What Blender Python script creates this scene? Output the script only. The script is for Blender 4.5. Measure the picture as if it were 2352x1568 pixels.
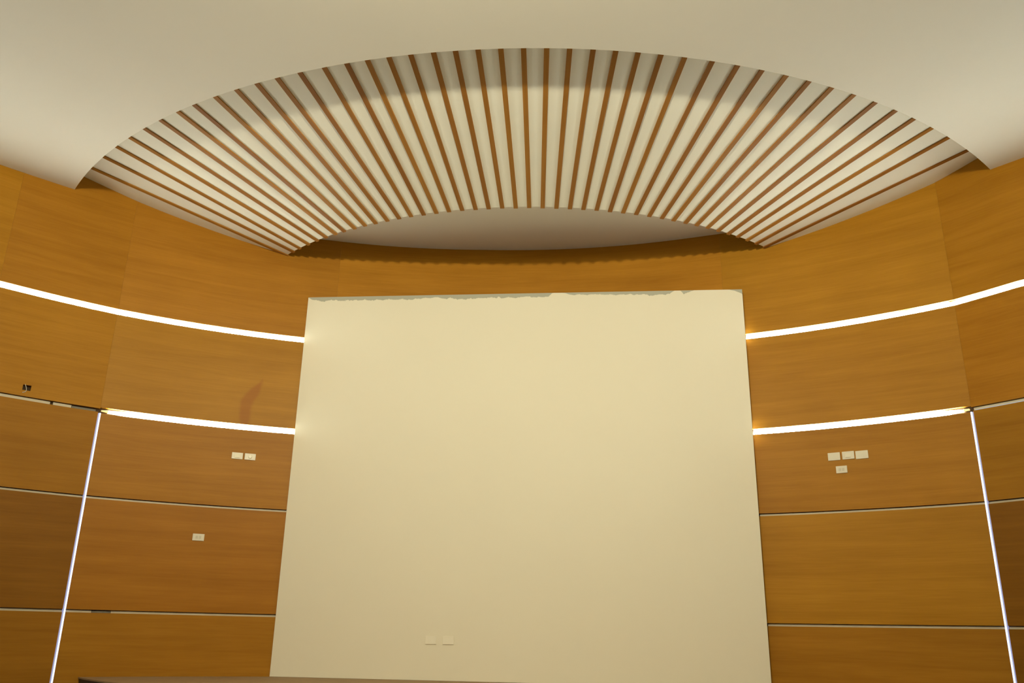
import bpy, bmesh, math, random
from mathutils import Matrix, Vector
random.seed(7)
S = bpy.context.scene
COL = S.collection
for o in list(bpy.data.objects):
    bpy.data.objects.remove(o)

# ------------------------------------------------------------------ camera
ZO = 1.6                                   # eye height above the hall floor
F, PITCH, ROLL = 1950.35, 0.329067, 0.019278
cam = bpy.data.cameras.new('camera')
cam.sensor_width = 36.0
cam.sensor_fit = 'HORIZONTAL'
cam.lens = F / 2352 * 36.0
cam.clip_start, cam.clip_end = 0.05, 100
camo = bpy.data.objects.new('camera', cam)
COL.objects.link(camo)
cp, sp, cr, sr = math.cos(PITCH), math.sin(PITCH), math.cos(ROLL), math.sin(ROLL)
right = Vector((cr, -sr * sp, sr * cp))
up = Vector((-sr, -cr * sp, cr * cp))
fwd = Vector((0, cp, sp))
m = Matrix.Identity(4)
for i in range(3):
    m[i][0], m[i][1], m[i][2] = right[i], up[i], -fwd[i]
m[2][3] = ZO
camo.matrix_world = m
S.camera = camo

# ------------------------------------------------------------------ light and exposure
S.view_settings.view_transform = 'Standard'
S.view_settings.look = 'None'
S.view_settings.exposure = 0.0
S.view_settings.gamma = 1.0
S.view_settings.use_curve_mapping = False
w = bpy.data.worlds.new('world')
S.world = w
w.use_nodes = True
w.node_tree.nodes['Background'].inputs[0].default_value = (0.9, 0.85, 0.7, 1)
w.node_tree.nodes['Background'].inputs[1].default_value = 0.0
LED_POWER = 47.0
LAMPS = [((-0.35, 1.45, 4.27), 1460)]
for (x, y, z), e in LAMPS:                 # warm hall lamp hanging below the ceiling, above the viewer
    l = bpy.data.lights.new('hall_lamp', 'SPOT')
    l.spot_size = math.radians(150)
    l.spot_blend = 1.0
    l.energy = e
    l.color = (1.0, 0.885, 0.60)
    l.shadow_soft_size = 0.11
    lo = bpy.data.objects.new('hall_lamp', l)
    lo.location = (x, y, z + ZO)
    lo.rotation_euler = (math.radians(97), 0, math.radians(-x * 1.5))
    COL.objects.link(lo)


# ------------------------------------------------------------------ helpers
def tag(o, label=None, cat=None, group=None, kind=None):
    if label: o['label'] = label
    if cat: o['category'] = cat
    if group: o['group'] = group
    if kind: o['kind'] = kind
    return o


def empty(name, loc=(0, 0, 0), rz=0.0):
    o = bpy.data.objects.new(name, None)
    COL.objects.link(o)
    o.location = loc
    o.rotation_euler = (0, 0, rz)
    o.empty_display_size = 0.1
    return o


def build(name, verts, faces, mat, parent=None, uvs=None, smooth=False, world=True, bevel=0.0):
    """one mesh object; verts are world coordinates (z measured from eye level) unless world=False"""
    if world:
        off = Vector(parent.location) if parent else Vector((0, 0, 0))
        if parent and parent.parent:
            off = off + Vector(parent.parent.location)
        verts = [(v[0] - off.x, v[1] - off.y, v[2] + ZO - off.z) for v in verts]
    me = bpy.data.meshes.new(name)
    me.from_pydata(verts, [], faces)
    if uvs:
        uvl = me.uv_layers.new(name='UVMap')
        for lp in me.loops:
            uvl.data[lp.index].uv = uvs[lp.vertex_index]
    me.materials.append(mat)
    if smooth:
        for p in me.polygons: p.use_smooth = True
    o = bpy.data.objects.new(name, me)
    COL.objects.link(o)
    if parent: o.parent = parent
    bm = bmesh.new(); bm.from_mesh(me)
    bmesh.ops.recalc_face_normals(bm, faces=bm.faces)
    if smooth:                              # smooth along the curve, crisp at the arrises
        for e in bm.edges:
            if len(e.link_faces) != 2 or e.calc_face_angle(0) > math.radians(30): e.smooth = False
    bm.to_mesh(me); bm.free()
    if bevel:
        b = o.modifiers.new('bevel', 'BEVEL'); b.width = bevel; b.segments = 2; b.limit_method = 'ANGLE'
    return o


def boxv(x0, x1, y0, y1, z0, z1):
    v = [(x, y, z) for z in (z0, z1) for y in (y0, y1) for x in (x0, x1)]
    f = [(0, 1, 3, 2), (4, 6, 7, 5), (0, 4, 5, 1), (2, 3, 7, 6), (0, 2, 6, 4), (1, 5, 7, 3)]
    return v, f


def lbox(name, a, mat, parent, bevel=0.0):
    v, f = boxv(*a)
    return build(name, v, f, mat, parent, world=False, bevel=bevel)


# ------------------------------------------------------------------ geometry of the hall
CX, CY, RW = -0.41620, 3.14408, 7.6025     # axis and radius of the curved wall
NX = [-0.7383937, -0.59512742, -0.29756371, 0.0, 0.38145614, 0.76291228, 0.84503792]
ND = [-0.0384, 0.0, -0.0489, -0.1345, -0.1091, 0.0, -0.0905]
FX, FY = 0.37, 13.33                       # centre of the fan shaped canopy
R_LIP, Z_LIP, R_EDGE, Z_CEIL, SLOPE = 4.555, 4.647, 7.08, 4.873, 0.174
Z_IN = 4.942
J1, J2, J3, JT = 2.3009, 1.3252, 0.1252, 3.5011
TL, TR = -0.5951, 0.7629                   # the two glowing upright joints


def wall_off(t):
    if t <= NX[0]: return ND[0]
    if t >= NX[-1]: return ND[-1]
    for i in range(len(NX) - 1):
        if t <= NX[i + 1]:
            f = (t - NX[i]) / (NX[i + 1] - NX[i])
            return ND[i] + f * (ND[i + 1] - ND[i])


def wp(t, z, d=0.0):
    """point on the wall face at angle t, height z, pushed d metres behind the face"""
    r = RW + wall_off(t) + d
    return (CX + r * math.sin(t), CY + r * math.cos(t), z)


def inside(x, y, m=0.0):
    t = math.atan2(x - CX, y - CY)
    return math.hypot(x - CX, y - CY) < RW + wall_off(t) - m


def rng(a, b, n):
    return [a + (b - a) * i / n for i in range(n + 1)]


# ------------------------------------------------------------------ materials
def newmat(name):
    mt = bpy.data.materials.new(name)
    mt.use_nodes = True
    nt = mt.node_tree
    return mt, nt, nt.nodes['Principled BSDF']


def N(nt, typ, **kw):
    n = nt.nodes.new(typ)
    for k, v in kw.items():
        setattr(n, k, v)
    return n


def paint(name, col, rough=0.7, var=0.05, scale=2.0, bump=0.02):
    mt, nt, b = newmat(name)
    tc = N(nt, 'ShaderNodeTexCoord')
    nz = N(nt, 'ShaderNodeTexNoise'); nz.inputs['Scale'].default_value = scale; nz.inputs['Detail'].default_value = 6
    nt.links.new(tc.outputs['Object'], nz.inputs['Vector'])
    mx = N(nt, 'ShaderNodeMix', data_type='RGBA')
    mx.inputs[6].default_value = (*[c * (1 - var) for c in col], 1)
    mx.inputs[7].default_value = (*[min(1, c * (1 + var)) for c in col], 1)
    nt.links.new(nz.outputs['Fac'], mx.inputs[0])
    nt.links.new(mx.outputs[2], b.inputs['Base Color'])
    b.inputs['Roughness'].default_value = rough
    if bump:
        n2 = N(nt, 'ShaderNodeTexNoise'); n2.inputs['Scale'].default_value = 90
        nt.links.new(tc.outputs['Object'], n2.inputs['Vector'])
        bp = N(nt, 'ShaderNodeBump'); bp.inputs['Strength'].default_value = bump; bp.inputs['Distance'].default_value = 0.01
        nt.links.new(n2.outputs['Fac'], bp.inputs['Height'])
        nt.links.new(bp.outputs[0], b.inputs['Normal'])
    return mt


def wood(name, c0, c1, rough=0.42, uvmap=True, stain=False, tint=0.16, stretch=(0.45, 9.0)):
    """veneer with grain running along u; every panel gets its own tone"""
    mt, nt, b = newmat(name)
    L = nt.links.new
    tc = N(nt, 'ShaderNodeTexCoord')
    oi = N(nt, 'ShaderNodeObjectInfo')
    mp = N(nt, 'ShaderNodeMapping')
    mp.inputs['Scale'].default_value = (stretch[0], stretch[1], 1)
    L(tc.outputs['UV' if uvmap else 'Object'], mp.inputs['Vector'])
    ml = N(nt, 'ShaderNodeMath', operation='MULTIPLY'); ml.inputs[1].default_value = 37.0
    L(oi.outputs['Random'], ml.inputs[0])
    cb = N(nt, 'ShaderNodeCombineXYZ'); L(ml.outputs[0], cb.inputs['X']); L(ml.outputs[0], cb.inputs['Z'])
    L(cb.outputs[0], mp.inputs['Location'])
    n1 = N(nt, 'ShaderNodeTexNoise'); n1.inputs['Scale'].default_value = 1.0; n1.inputs['Detail'].default_value = 5
    n1.inputs['Roughness'].default_value = 0.55; n1.inputs['Distortion'].default_value = 0.6
    L(mp.outputs[0], n1.inputs['Vector'])
    n2 = N(nt, 'ShaderNodeTexNoise'); n2.inputs['Scale'].default_value = 7.0; n2.inputs['Detail'].default_value = 4
    L(mp.outputs[0], n2.inputs['Vector'])
    n3 = N(nt, 'ShaderNodeTexNoise'); n3.inputs['Scale'].default_value = 1.3; n3.inputs['Detail'].default_value = 2
    L(tc.outputs['UV' if uvmap else 'Object'], n3.inputs['Vector'])
    a1 = N(nt, 'ShaderNodeMath', operation='MULTIPLY_ADD'); a1.inputs[1].default_value = 0.55
    a2 = N(nt, 'ShaderNodeMath', operation='MULTIPLY_ADD'); a2.inputs[1].default_value = 0.25
    a3 = N(nt, 'ShaderNodeMath', operation='MULTIPLY'); a3.inputs[1].default_value = 0.22
    L(n3.outputs['Fac'], a3.inputs[0])
    L(n2.outputs['Fac'], a2.inputs[0]); L(a3.outputs[0], a2.inputs[2])
    L(n1.outputs['Fac'], a1.inputs[0]); L(a2.outputs[0], a1.inputs[2])
    rp = N(nt, 'ShaderNodeValToRGB')
    rp.color_ramp.elements[0].position = 0.30; rp.color_ramp.elements[0].color = (*c0, 1)
    rp.color_ramp.elements[1].position = 0.72; rp.color_ramp.elements[1].color = (*c1, 1)
    L(a1.outputs[0], rp.inputs['Fac'])
    hs = N(nt, 'ShaderNodeHueSaturation')
    mr = N(nt, 'ShaderNodeMapRange'); mr.inputs['To Min'].default_value = 1 - tint; mr.inputs['To Max'].default_value = 1 + tint
    L(oi.outputs['Random'], mr.inputs['Value']); L(mr.outputs[0], hs.inputs['Value'])
    mh = N(nt, 'ShaderNodeMapRange'); mh.inputs['To Min'].default_value = 0.496; mh.inputs['To Max'].default_value = 0.504
    L(oi.outputs['Random'], mh.inputs['Value']); L(mh.outputs[0], hs.inputs['Hue'])
    tm = N(nt, 'ShaderNodeMix', data_type='RGBA', blend_type='MULTIPLY'); tm.inputs[0].default_value = 1.0
    L(rp.outputs[0], tm.inputs[6]); L(oi.outputs['Color'], tm.inputs[7])
    L(tm.outputs[2], hs.inputs['Color'])
    out = hs.outputs[0]
    if stain:                              # a wiped, darker smear curving down the veneer
        sx = N(nt, 'ShaderNodeSeparateXYZ'); L(tc.outputs['UV'], sx.inputs[0])
        vn = N(nt, 'ShaderNodeMapRange'); vn.inputs['From Min'].default_value = 2.20; vn.inputs['From Max'].default_value = 2.95
        L(sx.outputs['Y'], vn.inputs['Value'])
        fc = N(nt, 'ShaderNodeFloatCurve'); cv = fc.mapping.curves[0]
        # u offset along the smear (0..1 spans 0.25 m)
        pts = [(0.0, .34), (0.17, .30), (0.32, .27), (0.46, .26), (0.57, .31), (0.68, .48), (0.81, .68), (0.95, .90), (1.0, .93)]
        while len(cv.points) < len(pts): cv.points.new(0.5, 0.5)
        for q, (x, y) in zip(cv.points, pts): q.location = (x, y)
        fc.mapping.update()
        L(vn.outputs[0], fc.inputs['Value'])
        U0 = (-0.3935) * RW
        um = N(nt, 'ShaderNodeMapRange'); um.inputs['From Min'].default_value = U0; um.inputs['From Max'].default_value = U0 + 0.25
        um.clamp = False; L(sx.outputs['X'], um.inputs['Value'])
        df = N(nt, 'ShaderNodeMath', operation='SUBTRACT'); L(um.outputs[0], df.inputs[0]); L(fc.outputs[0], df.inputs[1])
        ab = N(nt, 'ShaderNodeMath', operation='ABSOLUTE'); L(df.outputs[0], ab.inputs[0])
        fw = N(nt, 'ShaderNodeFloatCurve'); cw = fw.mapping.curves[0]
        pw = [(0.0, .02), (0.1, .10), (0.22, .30), (0.45, .34), (0.68, .38), (0.85, .22), (0.96, .06), (1.0, .0)]
        while len(cw.points) < len(pw): cw.points.new(0.5, 0.5)
        for q, (x, y) in zip(cw.points, pw): q.location = (x, y)
        fw.mapping.update(); L(vn.outputs[0], fw.inputs['Value'])
        dv = N(nt, 'ShaderNodeMath', operation='SUBTRACT'); L(fw.outputs[0], dv.inputs[0]); L(ab.outputs[0], dv.inputs[1])
        sm = N(nt, 'ShaderNodeMapRange'); sm.inputs['From Min'].default_value = -0.05; sm.inputs['From Max'].default_value = 0.20
        sm.interpolation_type = 'SMOOTHSTEP'
        sm.inputs['To Max'].default_value = 0.5
        L(dv.outputs[0], sm.inputs['Value'])
        # below and above the smear nothing
        mk = N(nt, 'ShaderNodeMath', operation='LESS_THAN'); mk.inputs[1].default_value = 2.945; L(sx.outputs['Y'], mk.inputs[0])
        m2 = N(nt, 'ShaderNodeMath', operation='MULTIPLY'); L(sm.outputs[0], m2.inputs[0]); L(mk.outputs[0], m2.inputs[1])
        mx = N(nt, 'ShaderNodeMix', data_type='RGBA'); L(m2.outputs[0], mx.inputs[0]); L(out, mx.inputs[6])
        mx.inputs[7].default_value = (0.30, 0.085, 0.008, 1)
        out = mx.outputs[2]
    L(out, b.inputs['Base Color'])
    b.inputs['Roughness'].default_value = rough
    b.inputs['Specular IOR Level'].default_value = 0.14
    bp = N(nt, 'ShaderNodeBump'); bp.inputs['Strength'].default_value = 0.05; bp.inputs['Distance'].default_value = 0.003
    L(n2.outputs['Fac'], bp.inputs['Height']); L(bp.outputs[0], b.inputs['Normal'])
    return mt


def glow(name, col, strength):
    mt, nt, b = newmat(name)
    b.inputs['Base Color'].default_value = (0.35, 0.35, 0.38, 1)
    b.inputs['Emission Color'].default_value = (*col, 1)
    b.inputs['Emission Strength'].default_value = strength
    return mt


WC = ((0.315, 0.130, 0.0045), (0.455, 0.208, 0.015))
M_WOOD = wood('veneer', *WC, tint=0.05)
M_WOOD_STAIN = wood('veneer_stained', *WC, tint=0.05, stain=True)
M_SLAT = wood('slat_wood', (0.26, 0.105, 0.015), (0.39, 0.175, 0.034), uvmap=True, stretch=(0.8, 20), tint=0.14, rough=0.4)
M_CEIL = paint('ceiling_paint', (0.79, 0.775, 0.70), var=0.035, scale=0.7)
M_SOFFIT = paint('soffit_paint', (0.88, 0.88, 0.79), var=0.02, scale=1.0)
M_TRIM = paint('joint_trim', (0.60, 0.54, 0.39), rough=0.45, var=0.06, scale=8)
M_TRIM_DIRTY = paint('joint_trim_dirty', (0.20, 0.185, 0.14), rough=0.7, var=0.4, scale=14)
M_DARK = paint('wall_backing', (0.06, 0.035, 0.015), rough=0.9, var=0.2)
M_BACK = wood('hall_veneer', (0.16, 0.085, 0.035), (0.22, 0.12, 0.05), tint=0.0)
M_DECK = paint('stage_deck', (0.30, 0.205, 0.105), rough=0.75, var=0.22, scale=9, bump=0.08)
M_FASCIA = paint('stage_fascia', (0.07, 0.045, 0.022), rough=0.7, var=0.2, scale=5)
M_FLOOR = paint('hall_floor', (0.28, 0.27, 0.25), rough=0.8, var=0.1, scale=1.5)
M_PLATE = paint('plate_plastic', (0.74, 0.69, 0.54), rough=0.32, var=0.01, bump=0)
M_PLATE2 = paint('rocker_plastic', (0.82, 0.78, 0.62), rough=0.22, var=0.01, bump=0)
M_PLATE3 = paint('painted_plate', (0.86, 0.82, 0.67), rough=0.5, var=0.01, bump=0)
M_SLOT = paint('socket_slot', (0.62, 0.575, 0.44), rough=0.6, var=0.02, bump=0)
M_HOLE = paint('cut_out', (0.012, 0.012, 0.010), rough=0.9, var=0.2, bump=0)
M_CABLE = paint('cable_sheath', (0.62, 0.60, 0.52), rough=0.5, var=0.03, bump=0)
M_LED = glow('led_white', (0.94, 0.985, 0.85), LED_POWER)
M_LED_WARM = glow('led_dim_end', (1.0, 0.72, 0.24), 1.15)
M_LED_BLUE = glow('led_cool', (0.58, 0.72, 1.0), 1.9)
M_LED_HALO = glow('led_cool_halo', (0.30, 0.31, 0.75), 0.35)  # bluish halo beside the upright tapes, put in as emission
M_LED_SPILL = glow('led_spill', (0.60, 0.72, 0.85), 0.45)  # emission painted in for LED light caught by the joint strip

# painted projection wall with a ragged unpainted top edge
M_BOARD, nt, b = newmat('board_paint')
L = nt.links.new
tc = N(nt, 'ShaderNodeTexCoord')
sx = N(nt, 'ShaderNodeSeparateXYZ'); L(tc.outputs['UV'], sx.inputs[0])
fc = N(nt, 'ShaderNodeFloatCurve'); cv = fc.mapping.curves[0]
bp_ = [(0.0, .10), (.012, .55), (.03, .85), (.10, .90), (.20, .74), (.24, .85), (.30, .62), (.36, .95), (.44, .85), (.50, .80), (.565, .80), (.575, .0),
       (.60, .05), (.62, .50), (.70, .60), (.76, .66), (.80, .85), (.84, .66), (.85, .0), (.865, .05), (.87, .75), (.885, .35), (.895, .0), (.97, .0), (.985, .3), (1.0, 1.0)]
while len(cv.points) < len(bp_): cv.points.new(0.5, 0.5)
for q, (x, y) in zip(cv.points, bp_):
    q.location = (x, y); q.handle_type = 'VECTOR'
fc.mapping.update()
L(sx.outputs['X'], fc.inputs['Value'])
ns = N(nt, 'ShaderNodeTexNoise'); ns.inputs['Scale'].default_value = 34; ns.inputs['Roughness'].default_value = 0.68; ns.inputs['Detail'].default_value = 5
mp = N(nt, 'ShaderNodeMapping'); mp.inputs['Scale'].default_value = (1.6, 1.0, 1); L(tc.outputs['UV'], mp.inputs[0]); L(mp.outputs[0], ns.inputs['Vector'])
wd = N(nt, 'ShaderNodeMath', operation='MULTIPLY'); L(fc.outputs[0], wd.inputs[0])
nw = N(nt, 'ShaderNodeMapRange'); nw.inputs['From Min'].default_value = 0.3; nw.inputs['From Max'].default_value = 0.7
nw.inputs['To Min'].default_value = 0.0085; nw.inputs['To Max'].default_value = 0.0185
L(ns.outputs['Fac'], nw.inputs['Value']); L(nw.outputs[0], wd.inputs[1])
dt = N(nt, 'ShaderNodeMath', operation='SUBTRACT'); dt.inputs[0].default_value = 1.0; L(sx.outputs['Y'], dt.inputs[1])
lt = N(nt, 'ShaderNodeMath', operation='SUBTRACT'); L(wd.outputs[0], lt.inputs[0]); L(dt.outputs[0], lt.inputs[1])
ms = N(nt, 'ShaderNodeMapRange'); ms.inputs['From Min'].default_value = -0.0006; ms.inputs['From Max'].default_value = 0.0008
L(lt.outputs[0], ms.inputs['Value'])
n4 = N(nt, 'ShaderNodeTexNoise'); n4.inputs['Scale'].default_value = 3.0; n4.inputs['Detail'].default_value = 4; L(tc.outputs['UV'], n4.inputs['Vector'])
mc = N(nt, 'ShaderNodeMix', data_type='RGBA'); L(n4.outputs['Fac'], mc.inputs[0])
mc.inputs[6].default_value = (0.80, 0.755, 0.60, 1); mc.inputs[7].default_value = (0.835, 0.795, 0.64, 1)
mx = N(nt, 'ShaderNodeMix', data_type='RGBA'); L(ms.outputs[0], mx.inputs[0]); L(mc.outputs[2], mx.inputs[6])
mx.inputs[7].default_value = (0.43, 0.43, 0.34, 1)
L(mx.outputs[2], b.inputs['Base Color'])
b.inputs['Roughness'].default_value = 0.65


# ------------------------------------------------------------------ floor, ceilings, hall wall
def disc(r, n=96):
    return [(CX + r * math.sin(2 * math.pi * i / n), CY + r * math.cos(2 * math.pi * i / n)) for i in range(n)]


pts = disc(RW + 0.12)
n = len(pts)
v = [(x, y, -ZO - 0.1) for x, y in pts] + [(x, y, -ZO) for x, y in pts]
f = [tuple(range(n)), tuple(range(n, 2 * n))] + [(i, (i + 1) % n, n + (i + 1) % n, n + i) for i in range(n)]
tag(build('floor', v, f, M_FLOOR), 'plain dark floor of the round hall', kind='structure')

# the curved wall: one closed carcass all the way round, dark behind the panels
ths = rng(-math.pi, math.pi, 160)
v, f, uv = [], [], []
for t in ths:
    for z in (-ZO, 5.6):
        for d in (0.046, 0.10):
            v.append(wp(t, z, d)); uv.append((t * RW, z))
for i in range(160):
    a, c = 4 * i, 4 * i + 4
    f += [(a, c, c + 2, a + 2), (a + 1, a + 3, c + 3, c + 1), (a + 2, c + 2, c + 3, a + 3), (a, a + 1, c + 1, c)]
wall = tag(build('wall_stage', v, f, M_DARK, uvs=uv, smooth=False), 'curved wall clad with honey-brown wood veneer panels', kind='structure')


def panel(t0, t1, z0, z1, mat, parent, hole=None, name='panel', d0=0.0, d1=0.045):
    """curved slab following the wall; hole = (t0, t1, z0, z1) cut right through"""
    nseg = max(2, int(round((t1 - t0) / 0.042)))
    tt = rng(t0, t1, nseg); zz = [z0, z1]
    if hole:
        tt = sorted(set(tt + [hole[0], hole[1]])); zz = [z0, hole[2], hole[3], z1]
    V, Fc, U = [], [], []
    idx = {}
    for di, d in enumerate((d0, d1)):
        for j, z in enumerate(zz):
            for i, t in enumerate(tt):
                idx[(i, j, di)] = len(V); V.append(wp(t, z, d)); U.append((t * RW, z))
    def solid(i, j):
        if i < 0 or j < 0 or i >= len(tt) - 1 or j >= len(zz) - 1: return False
        return not (hole and hole[0] - 1e-6 <= tt[i] < hole[1] - 1e-6 and j == 1)
    for i in range(len(tt) - 1):
        for j in range(len(zz) - 1):
            if not solid(i, j): continue
            q = [(i, j), (i + 1, j), (i + 1, j + 1), (i, j + 1)]
            Fc.append(tuple(idx[(a, c, 0)] for a, c in q))
            Fc.append(tuple(idx[(a, c, 1)] for a, c in reversed(q)))
            for (a, c), (di, dj) in (((q[0], q[1]), (0, -1)), ((q[1], q[2]), (1, 0)), ((q[2], q[3]), (0, 1)), ((q[3], q[0]), (-1, 0))):
                if not solid(i + di, j + dj):
                    Fc.append((idx[(*a, 0)], idx[(*a, 1)], idx[(*c, 1)], idx[(*c, 0)]))
    return build(name, V, Fc, mat, parent, uvs=U, smooth=True)


D = math.pi / 180
cols = [-63.3 * D, -43.55 * D, TL, -14.65 * D, 4.8 * D, 24.25 * D, TR, 63.1 * D]
GH, GL, GV, GS = 0.0155, 0.034, 0.016, 0.0004      # half gaps: plain joint, light joint, upright light joint, butt joint
B0, B1 = -0.3036, 0.4555                       # where the projection wall meets the veneer
# sheets of veneer differ in tone, (row from the bottom, bay)
TONE = {(3, 1): .98, (0, 0): .80, (0, 1): .78, (0, 2): .92, (1, 0): .66, (1, 1): .64, (2, 1): .84, (1, 6): .58, (0, 6): .55, (2, 6): .80, (0, 5): .90, (1, 2): .97, (4, 6): .93, (4, 3): 1.12, (4, 2): 1.04}
rows = [(-ZO, J3), (J3, J2), (J2, J1), (J1, JT), (JT, 5.3)]
for ri, (z0, z1) in enumerate(rows):
    for ci in range(7):
        t0, t1 = cols[ci], cols[ci + 1]
        if ci in (3, 4) and ri < 4: continue      # wholly behind the projection wall
        if ci == 4 and ri == 4: continue      # the sheet above the projection wall is two bays wide
        if ci == 3 and ri == 4: t1 = cols[5]
        lit1 = 1 <= ci <= 5 and ci != 1
        g0 = {0: 0, 1: GH, 2: GH, 3: GL if lit1 else GH + .006, 4: GL}[ri]
        g1 = {0: GH, 1: GH, 2: GL if lit1 else GH + .006, 3: GL, 4: 0}[ri]
        e0 = GV / RW if (abs(t0 - TL) < 1e-6 or abs(t0 - TR) < 1e-6) and ri < 3 else GS / RW
        e1 = GV / RW if (abs(t1 - TL) < 1e-6 or abs(t1 - TR) < 1e-6) and ri < 3 else GS / RW
        hole = (-0.7021, -0.6912, 2.388, 2.448) if (ri == 3 and ci == 1) else None
        mt = M_WOOD_STAIN if (ri == 3 and ci == 2) else M_WOOD
        o = panel(t0 + e0, t1 - e1, z0 + g0, z1 - g1, mt, wall, hole)
        k_ = TONE.get((ri, ci), 1.0)
        o.color = (k_, k_ * (0.97 if k_ < 1 else 1.0), k_, 1)
        if hole: o['label'] = 'veneer panel with a small black cut-out'
        if mt is M_WOOD_STAIN: o['label'] = 'veneer panel with a dark curved smear'
# plain veneer round the rest of the hall, seen from the stage side only
for z0, z1 in rows:
    g = GL if z1 == JT else GH
    for t0, t1 in ((-180 * D, cols[0]), (cols[-1], 180 * D)):
        panel(t0 + .0005, t1 - .0005, z0 + (GL if z0 == JT else GH), z1 - g, M_BACK, wall)

# pale strips seated in the horizontal joints
def strip(t0, t1, z, h, mat, parent, name='joint_strip', d0=0.030, d1=0.0455, zf=None, tilt=0.0):
    nseg = max(2, int((t1 - t0) / 0.03))
    V, Fc = [], []
    for t in rng(t0, t1, nseg):
        hh = h if zf is None else zf(t)
        for zz in (z - hh, z + hh):
            for d in (d0 + (tilt if zz > z else 0.0), d1): V.append(wp(t, zz, d))
    for i in range(nseg):
        a, c = 4 * i, 4 * i + 4
        Fc += [(a, c, c + 2, a + 2), (a + 1, a + 3, c + 3, c + 1), (a + 2, c + 2, c + 3, a + 3), (a, a + 1, c + 1, c)]
    e = 4 * nseg
    Fc += [(0, 2, 3, 1), (e, e + 1, e + 3, e + 2)]
    return build(name, V, Fc, mat, parent, smooth=True)


for z, segs in ((J3, [(cols[0], TL - .0023), (TL + .0023, -.560), (-.5345, B0), (B1, TR - .0023), (TR + .0023, cols[-1])]),
                (J2, [(cols[0], TL - .0023), (TL + .0023, B0), (B1, TR - .0023), (TR + .0023, cols[-1])]),
                (J1, [(cols[0], -.6625), (-.6585, -.634), (TR + .0023, cols[-1])])):
    for a, c in segs:
        strip(a, c, z - (0.003 if z != J1 else 0.003), 0.0122 if z != J1 else 0.017, M_TRIM, wall, name='joint_strip')

for a, c, z in ((-.6333, -.6005, J1), (-.5595, -.5350, J3)):      # short lengths where the strip is dirty and grey
    tag(strip(a, c, z - 0.0035, 0.011, M_TRIM_DIRTY, wall, name='joint_strip'), 'dirty grey joint strip')

# ceiling with the arched opening
def wall_hit(r):
    """canopy angle range (about FX,FY) that lies inside the hall at radius r"""
    lo = 0.0
    while lo > -80 and inside(FX + r * math.sin(lo * D), FY - r * math.cos(lo * D)): lo -= 0.05
    hi = 0.0
    while hi < 80 and inside(FX + r * math.sin(hi * D), FY - r * math.cos(hi * D)): hi += 0.05
    return lo * D, hi * D


a0, a1 = wall_hit(R_EDGE)
arc = [(FX + R_EDGE * math.sin(a), FY - R_EDGE * math.cos(a)) for a in rng(a0, a1, 120)]
tl = math.atan2(arc[0][0] - CX, arc[0][1] - CY)
tr_ = math.atan2(arc[-1][0] - CX, arc[-1][1] - CY)
outer = []
k = 150
for i in range(1, k):
    t = tr_ + (tl + 2 * math.pi - tr_) * i / k
    if t > math.pi: t -= 2 * math.pi
    outer.append(wp(t, 0, -0.001)[:2])
# split into quads between the arc and the hall wall so that the sheet shades evenly
def sheet(name, pl, z0, z1, mat, label):
    bm = bmesh.new()
    vs = [bm.verts.new((x, y, z0 + ZO)) for x, y in pl]
    es = [bm.edges.new((vs[i], vs[(i + 1) % len(vs)])) for i in range(len(vs))]
    g = bmesh.ops.triangle_fill(bm, use_beauty=True, use_dissolve=False, edges=es)
    fs = [x for x in g['geom'] if isinstance(x, bmesh.types.BMFace)]
    ex = bmesh.ops.extrude_face_region(bm, geom=fs)
    for x in ex['geom']:
        if isinstance(x, bmesh.types.BMVert): x.co.z += z1 - z0
    bmesh.ops.recalc_face_normals(bm, faces=bm.faces)
    me = bpy.data.meshes.new(name); bm.to_mesh(me); bm.free()
    me.materials.append(mat)
    o = bpy.data.objects.new(name, me); COL.objects.link(o)
    return tag(o, label, kind='structure')


sheet('ceiling', arc + outer, Z_CEIL, Z_CEIL + 0.06, M_CEIL, 'smooth off-white ceiling with an arched cut-out above the stage')
# the pocket of ceiling behind the canopy, over the back wall
b0, b1 = wall_hit(5.6)
arc2 = [(FX + 5.6 * math.sin(a), FY - 5.6 * math.cos(a)) for a in rng(b0, b1, 60)]
ta = math.atan2(arc2[0][0] - CX, arc2[0][1] - CY); tb = math.atan2(arc2[-1][0] - CX, arc2[-1][1] - CY)
back = [wp(t, 0, -0.001)[:2] for t in rng(tb, ta, 60)][1:-1]
# keep it above the sloping canopy: it stops where the canopy rises to meet it
r_meet = R_LIP + (Z_IN - 0.02 - Z_LIP) / SLOPE - 0.02
b0, b1 = wall_hit(r_meet)
arc2 = [(FX + r_meet * math.sin(a), FY - r_meet * math.cos(a)) for a in rng(b0, b1, 60)]
ta = math.atan2(arc2[0][0] - CX, arc2[0][1] - CY); tb = math.atan2(arc2[-1][0] - CX, arc2[-1][1] - CY)
back = [wp(t, 0, -0.001)[:2] for t in rng(tb, ta, 60)][1:-1]
sheet('ceiling', arc2 + back, Z_IN, Z_IN + 0.05, M_CEIL, 'shaded off-white ceiling pocket behind the slatted canopy')

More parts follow.
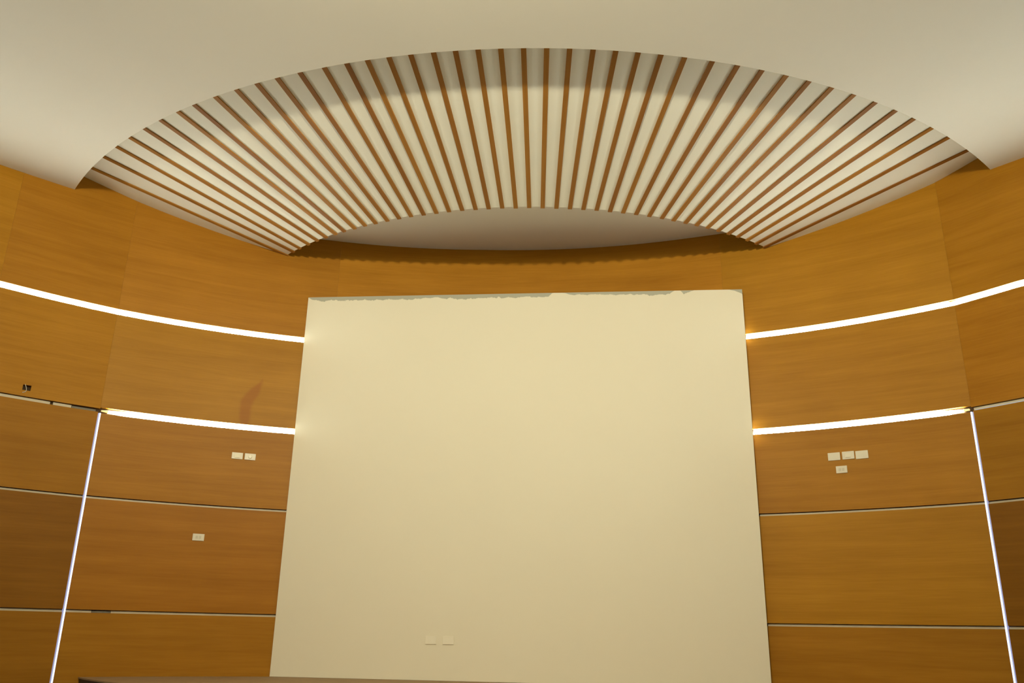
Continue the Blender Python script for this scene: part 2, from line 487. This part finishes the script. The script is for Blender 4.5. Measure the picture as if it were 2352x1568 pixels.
# ------------------------------------------------------------------ slatted fan canopy
can = empty('slatted_canopy', (FX, FY - 5.8, Z_LIP + ZO))
tag(can, 'fan-shaped white canopy with radiating brown wooden slats above the stage', 'ceiling canopy')
R_OUT, TH = 7.62, 0.02
def cz(r): return Z_LIP + SLOPE * (r - R_LIP)
V, Fc = [], []
na, nr = 120, 16
for s in (0, TH):
    for j in range(nr + 1):
        r = R_LIP + (R_OUT - R_LIP) * j / nr
        lo, hi = wall_hit(r)
        for i in range(na + 1):
            a = lo + 0.0004 + (hi - lo - 0.0008) * i / na
            V.append((FX + r * math.sin(a), FY - r * math.cos(a), cz(r) + s))
q = (na + 1) * (nr + 1)
def ix(s, j, i): return s * q + j * (na + 1) + i
for j in range(nr):
    for i in range(na):
        Fc.append((ix(0, j, i), ix(0, j, i + 1), ix(0, j + 1, i + 1), ix(0, j + 1, i)))
        Fc.append((ix(1, j, i), ix(1, j + 1, i), ix(1, j + 1, i + 1), ix(1, j, i + 1)))
for j in (0, nr):
    for i in range(na): Fc.append((ix(0, j, i), ix(1, j, i), ix(1, j, i + 1), ix(0, j, i + 1)))
for i in (0, na):
    for j in range(nr): Fc.append((ix(0, j, i), ix(0, j + 1, i), ix(1, j + 1, i), ix(1, j, i)))
build('soffit', V, Fc, M_SOFFIT, can, smooth=True)
# closing board at the hidden outer rim
lo, hi = wall_hit(R_OUT)
V, Fc = [], []
for a in rng(lo + .001, hi - .001, 60):
    for r in (R_OUT + .003, R_OUT + 0.03):
        for z in (Z_CEIL + 0.062, cz(R_OUT) + TH): V.append((FX + r * math.sin(a), FY - r * math.cos(a), z))
for i in range(60):
    a, c = 4 * i, 4 * i + 4
    Fc += [(a, c, c + 1, a + 1), (a + 2, a + 3, c + 3, c + 2), (a + 1, c + 1, c + 3, a + 3), (a, a + 2, c + 2, c)]
build('rim_board', V, Fc, M_SOFFIT, can)

PT = [-49.78, -46.77, -44.06, -41.52, -39.07, -36.64, -34.19, -32.13, -29.6, -27.26, -25.11, -23.08, -20.92, -18.71, -16.73, -14.97, -13.19, -11.42, -9.6, -7.88, -6.13, -4.38, -2.64, -0.88, 0.87, 2.66, 4.4, 6.14, 7.93, 9.82, 12.09, 14.21, 16.34, 18.51, 20.66, 22.91, 25.24, 27.62, 30.03, 32.4, 34.93, 37.49, 40.89]
PB = [-47.52, -45.45, -43.57, -41.14, -38.92, -36.82, -34.67, -32.83, -30.71, -28.68, -26.7, -24.58, -22.54, -20.53, -18.47, -16.44, -14.45, -12.44, -10.42, -8.47, -6.47, -4.49, -2.53, -0.58, 1.42, 3.4, 5.38, 7.34, 9.35, 11.35, 13.37, 15.44, 17.5, 19.45, 21.51, 23.45, 25.48, 27.52, 29.57, 31.49, 33.58, 35.67, 37.77]
SW, SD = 0.0245, 0.013
for pt_, pb_ in zip(PT, PB):
    r0, r1 = R_LIP - 0.011, 6.9
    A = Vector((FX + r0 * math.sin(pb_ * D), FY - r0 * math.cos(pb_ * D)))
    B = Vector((FX + r1 * math.sin(pt_ * D), FY - r1 * math.cos(pt_ * D)))
    dr = (B - A).normalized(); nrm = Vector((-dr.y, dr.x))
    length = (B - A).length
    E_ = B + dr * 0.62
    while math.hypot(E_.x - FX, E_.y - FY) > R_OUT - 0.01 or not inside(E_.x, E_.y, 0.03): E_ -= dr * 0.02
    V, U = [], []
    wob = random.uniform(-0.0025, 0.0025)
    nseg = 6
    for k2 in range(nseg + 1):
        P = A + (E_ - A) * (k2 / nseg)
        rr = math.hypot(P.x - FX, P.y - FY)
        for s in (-1, 1):
            Q = P + nrm * SW * s
            for dz in (-SD + wob, -0.0005):
                V.append((Q.x, Q.y, cz(rr) + dz)); U.append((rr, s * SW + dz))
    Fc = [(0, 1, 3, 2), (4 * nseg, 4 * nseg + 2, 4 * nseg + 3, 4 * nseg + 1)]
    for k2 in range(nseg):
        a, c = 4 * k2, 4 * k2 + 4
        Fc += [(a, a + 2, c + 2, c), (a + 1, c + 1, c + 3, a + 3), (a, c, c + 1, a + 1), (a + 2, a + 3, c + 3, c + 2)]
    build('slat', V, Fc, M_SLAT, can, uvs=U)

# ------------------------------------------------------------------ projection wall
BL, BR = (-2.672, 10.340), (2.852, 9.782)
ZB, ZT = -0.530, 4.085
bw = empty('projection_wall', (0.09, 10.0, ZB + ZO))
tag(bw, 'large plain cream-painted projection wall with a ragged unpainted top edge, centre of the stage', 'screen')
dx, dy = BR[0] - BL[0], BR[1] - BL[1]
ln = math.hypot(dx, dy)
nx_, ny_ = -dy / ln, dx / ln
kL = (BL[0] + 0.30, BL[1] + 0.045)
kR = (BR[0] + 0.012, BR[1] + 0.085)
kM1 = (BL[0] + dx * 0.12 + nx_ * 0.10, BL[1] + dy * 0.12 + ny_ * 0.10)
kM2 = (BR[0] + nx_ * 0.10 - 0.4 * dx / ln, BR[1] + ny_ * 0.10 - 0.4 * dy / ln)
plan = [BL, BR, kR, kM2, kM1]
V = [(x, y, z) for z in (ZB, ZT) for x, y in plan]
np_ = len(plan)
U = [((x - BL[0]) / dx, zz) for zz in (0.0, 1.0) for x, y in plan]
Fc = [tuple(range(np_)), tuple(range(np_, 2 * np_))] + [(i, (i + 1) % np_, np_ + (i + 1) % np_, np_ + i) for i in range(np_)]
build('painted_face', V, Fc, M_BOARD, bw, uvs=U)

# ------------------------------------------------------------------ stage platform
RS, ZS = 6.13, -0.532
s0, s1 = wall_hit(RS)
sarc = [(FX + RS * math.sin(a), FY - RS * math.cos(a)) for a in rng(s0 + .0005, s1 - .0005, 60)]
ta = math.atan2(sarc[0][0] - CX, sarc[0][1] - CY); tb = math.atan2(sarc[-1][0] - CX, sarc[-1][1] - CY)
sback = [wp(t, 0, -0.002)[:2] for t in rng(tb, ta, 60)][1:-1]
st = empty('stage_platform', (FX, FY - RS + 1.0, 0))
tag(st, 'dusty brown stage platform with a curved front edge under the cream wall', 'stage')
def slab(name, pl, z0, z1, mat, parent):
    n = len(pl)
    V = [(x, y, z0) for x, y in pl] + [(x, y, z1) for x, y in pl]
    Fc = [tuple(range(n)), tuple(range(n, 2 * n))] + [(i, (i + 1) % n, n + (i + 1) % n, n + i) for i in range(n)]
    return build(name, V, Fc, mat, parent)
slab('deck', sarc + sback, ZS - 0.014, ZS, M_DECK, st)
# curved riser set a little behind the deck nosing
V, Fc = [], []
q0, q1 = wall_hit(RS - 0.012)
for a in rng(q0 + .001, q1 - .001, 60):
    for r in (RS - 0.012, RS - 0.04):
        for z in (-ZO, ZS - 0.0145): V.append((FX + r * math.sin(a), FY - r * math.cos(a), z))
for i in range(60):
    a, c = 4 * i, 4 * i + 4
    Fc += [(a, c, c + 1, a + 1), (a + 2, a + 3, c + 3, c + 2), (a + 1, c + 1, c + 3, a + 3), (a, a + 2, c + 2, c)]
build('fascia', V, Fc, M_FASCIA, st)


# ------------------------------------------------------------------ strip lights in the joints
def led(label, t0, t1, z, h, mat=None, zf=None, group='strip lights recessed in the wall joints'):
    mid = wp((t0 + t1) / 2 if t1 - t0 < 1.5 else (t0 if abs(t0) < abs(t1) else t1), z, 0.03)
    r = empty('strip_light', (mid[0], mid[1], z + ZO))
    tag(r, label, 'strip light', group)
    strip(t0, t1, z, h, mat or M_LED, r, name='diffuser', d0=0.004, d1=0.0452, zf=zf, tilt=0.036)   # the tape leans back and throws its light upward
    return r


HD = GL - 0.003
led('long white strip light in the highest joint, left of the cream wall', -math.pi + .001, B0, JT, HD)
def taper_top(t): return HD * (1.0 if t > .712 else max(0.55, 1 - (.712 - t) / .05))
o = led('long white strip light in the highest joint, right of the cream wall', B1, math.pi - .001, JT, HD)
# the two lengths of tape overlap here; a sliver of the upper edge shows dim and yellow
V, Fc = [], []
for i, t in enumerate(rng(.682, .712, 10)):
    hh = 0.012 * math.sin(math.pi * i / 10) + 0.0004
    for z in (JT + HD - hh, JT + HD):
        for d in (0.030, 0.038): V.append(wp(t, z, d))
for i in range(10):
    a, c = 4 * i, 4 * i + 4
    Fc += [(a, c, c + 2, a + 2), (a + 1, a + 3, c + 3, c + 1), (a + 2, c + 2, c + 3, a + 3), (a, a + 1, c + 1, c)]
tag(build('dim_end', V, Fc, M_LED_WARM, o), 'dim yellow overlap of the tape')

def tp1(t): return HD * max(0.1, min(1.0, (t + 0.5935) / 0.022))
o = led('short white strip light in the second joint, left of the cream wall', -0.5835, B0, J1, HD, zf=tp1)
e = strip(-0.5930, -0.5836, J1, 0.01, M_LED_WARM, o, name='dim_end', d0=0.006, d1=0.045, zf=tp1)
tag(e, 'dim yellow tapering end')
def tp2(t): return HD * max(0.25, min(1.0, (0.7605 - t) / 0.02))
o = led('short white strip light in the second joint, right of the cream wall', B1, 0.7525, J1, HD, zf=tp2)
e = strip(0.7526, 0.7600, J1, 0.01, M_LED_WARM, o, name='dim_end', d0=0.006, d1=0.045, zf=tp2)
tag(e, 'dim yellow tapering end')


def led_up(label, t, side):
    r = empty('strip_light', (*wp(t, 0, 0.03)[:2], ZO - ZO))
    tag(r, label, 'strip light', 'upright strip lights')
    g = GV / RW
    # tape against the inner cheek, channel beside it glows faint blue to paint the halo
    a, b_ = (t + g * 0.05, t + g * 0.92) if side < 0 else (t - g * 0.92, t - g * 0.05)
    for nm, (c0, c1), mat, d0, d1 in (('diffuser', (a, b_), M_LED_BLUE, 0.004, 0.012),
                                      ('lens', (t - g * 0.98, t + g * 0.98), M_LED_HALO, 0.016, 0.045)):  # second piece is an added halo glow, no actual lens
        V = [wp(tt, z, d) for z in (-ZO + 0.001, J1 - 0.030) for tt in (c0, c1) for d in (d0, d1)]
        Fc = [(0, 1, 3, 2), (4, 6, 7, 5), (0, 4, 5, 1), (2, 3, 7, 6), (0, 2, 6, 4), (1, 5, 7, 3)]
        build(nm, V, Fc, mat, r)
    return r


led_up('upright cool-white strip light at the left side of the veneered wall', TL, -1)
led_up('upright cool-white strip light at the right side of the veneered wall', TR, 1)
o = led('faint bluish glow of spilled LED light in the second joint, right of the upright light', TR + .0045, 0.93, J1 - 0.010, 0.007, mat=M_LED_SPILL)  # added weak glow: light spilling along the joint, no tape of its own


# ------------------------------------------------------------------ switch and socket plates
def plate(t, z, label, kind, w_=0.128, h_=0.078, group='plates on the veneered wall', pos=None, rz=None, name='wall_plate', cat='switch plate'):
    if pos is None:
        pos = wp(t, z, 0.0); rz = -t
    r = empty(name, (pos[0], pos[1], z + ZO), rz)
    tag(r, label, cat, group)
    W_, H_ = w_ / 2, h_ / 2
    lbox('faceplate', (-W_, W_, -0.011, -0.0005, -H_, H_), M_PLATE3 if kind == 'painted' else M_PLATE, r, bevel=0.0025)
    if kind == 'rocker':
        V = [(-.030, -.0112, -.024), (.030, -.0112, -.024), (.030, -.0112, .024), (-.030, -.0112, .024),
             (-.030, -.019, -.023), (.030, -.019, -.023), (.030, -.0135, .023), (-.030, -.0135, .023)]
        build('rocker', V, [(0, 1, 2, 3), (4, 7, 6, 5), (0, 4, 5, 1), (1, 5, 6, 2), (2, 6, 7, 3), (3, 7, 4, 0)], M_PLATE2, r, world=False)
    elif kind == 'round':
        V, Fc, n_ = [], [], 20
        for rr, y in ((.024, -.0112), (.022, -.018), (.016, -.019)):
            V += [(rr * math.cos(2 * math.pi * i / n_), y, rr * math.sin(2 * math.pi * i / n_)) for i in range(n_)]
        for k3 in range(2):
            for i in range(n_):
                j = (i + 1) % n_
                Fc.append((k3 * n_ + i, k3 * n_ + j, (k3 + 1) * n_ + j, (k3 + 1) * n_ + i))
        Fc += [tuple(range(n_)), tuple(range(2 * n_, 3 * n_))]
        build('socket_insert', V, Fc, M_PLATE2, r, world=False)
    elif kind == 'socket':
        for xx in (-.018, .018):
            lbox('socket_insert', (xx - .013, xx + .013, -.0135, -.0112, -.016, .016), M_SLOT, r, bevel=0.001)
    elif kind in ('blank', 'painted'):
        for xx in (-.048, .048):
            lbox('screw_cap', (xx - .004, xx + .004, -.0122, -.0112, -.004, .004), M_PLATE3 if kind == 'painted' else M_PLATE2, r)
    return r


plate(-0.3885, 1.943, 'cream switch plate with a rocker, left one of the pair left of the cream wall', 'rocker', group=None)
plate(-0.3688, 1.943, 'cream plate with a round centre, right one of the pair left of the cream wall', 'round', group=None, cat='socket plate')
plate(-0.4304, 0.964, 'single cream socket plate below the pair, left of the cream wall', 'socket', group=None, cat='socket plate')
plate(0.5720, 1.939, 'blank cream plate, left one of the row of three right of the cream wall', 'blank', w_=.132, h_=.088, group=None, cat='socket plate')
plate(0.5922, 1.941, 'cream rocker switch plate, middle one of the row of three right of the cream wall', 'rocker', w_=.130, h_=.088, group=None)
plate(0.6113, 1.935, 'blank cream plate, right one of the row of three right of the cream wall', 'blank', w_=.134, h_=.090, group=None, cat='socket plate')
plate(0.5808, 1.787, 'small cream socket plate below the row of three, right of the cream wall', 'socket', w_=.120, h_=.080, group=None, cat='socket plate')
brz = math.atan2(dy, dx)
for x_, lab in ((-0.849, 'cream plate low on the cream wall, left one of the pair'), (-0.652, 'cream plate low on the cream wall, right one of the pair')):
    fr = (x_ - BL[0]) / dx
    pos = (x_, BL[1] + dy * fr)
    plate(0, -0.107, lab, 'painted', w_=.128, h_=.088, group=None, pos=pos, rz=brz, cat='socket plate')

# ------------------------------------------------------------------ cable hanging out of the cut-out
cb = empty('loose_cable', (*wp(-0.699, 2.42, 0)[:2], 2.42 + ZO))
tag(cb, 'thin pale loose cable poking out of the black hole in the left panel', 'cable')
P = [wp(-.7000, 2.452, .040), wp(-.7000, 2.458, .004), wp(-.6990, 2.440, -.010), wp(-.6978, 2.415, -.014), wp(-.6968, 2.388, -.010), wp(-.6975, 2.372, -.006), wp(-.6995, 2.362, -.004), wp(-.7012, 2.358, -.003)]
cu = bpy.data.curves.new('cable_run', 'CURVE'); cu.dimensions = '3D'; cu.bevel_depth = 0.0032; cu.bevel_resolution = 3
sp_ = cu.splines.new('NURBS'); sp_.points.add(len(P) - 1)
for q, p_ in zip(sp_.points, P): q.co = (p_[0] - cb.location.x, p_[1] - cb.location.y, p_[2] + ZO - cb.location.z, 1)
sp_.use_endpoint_u = True; sp_.order_u = 3; sp_.resolution_u = 8
cu.materials.append(M_CABLE)
co = bpy.data.objects.new('cable_run', cu); COL.objects.link(co); co.parent = cb
bpy.context.view_layer.update()
dg = bpy.context.evaluated_depsgraph_get()
me = bpy.data.meshes.new_from_object(co.evaluated_get(dg))
bpy.data.objects.remove(co)
co = bpy.data.objects.new('sheath', me); COL.objects.link(co); co.parent = cb
if not me.materials: me.materials.append(M_CABLE)
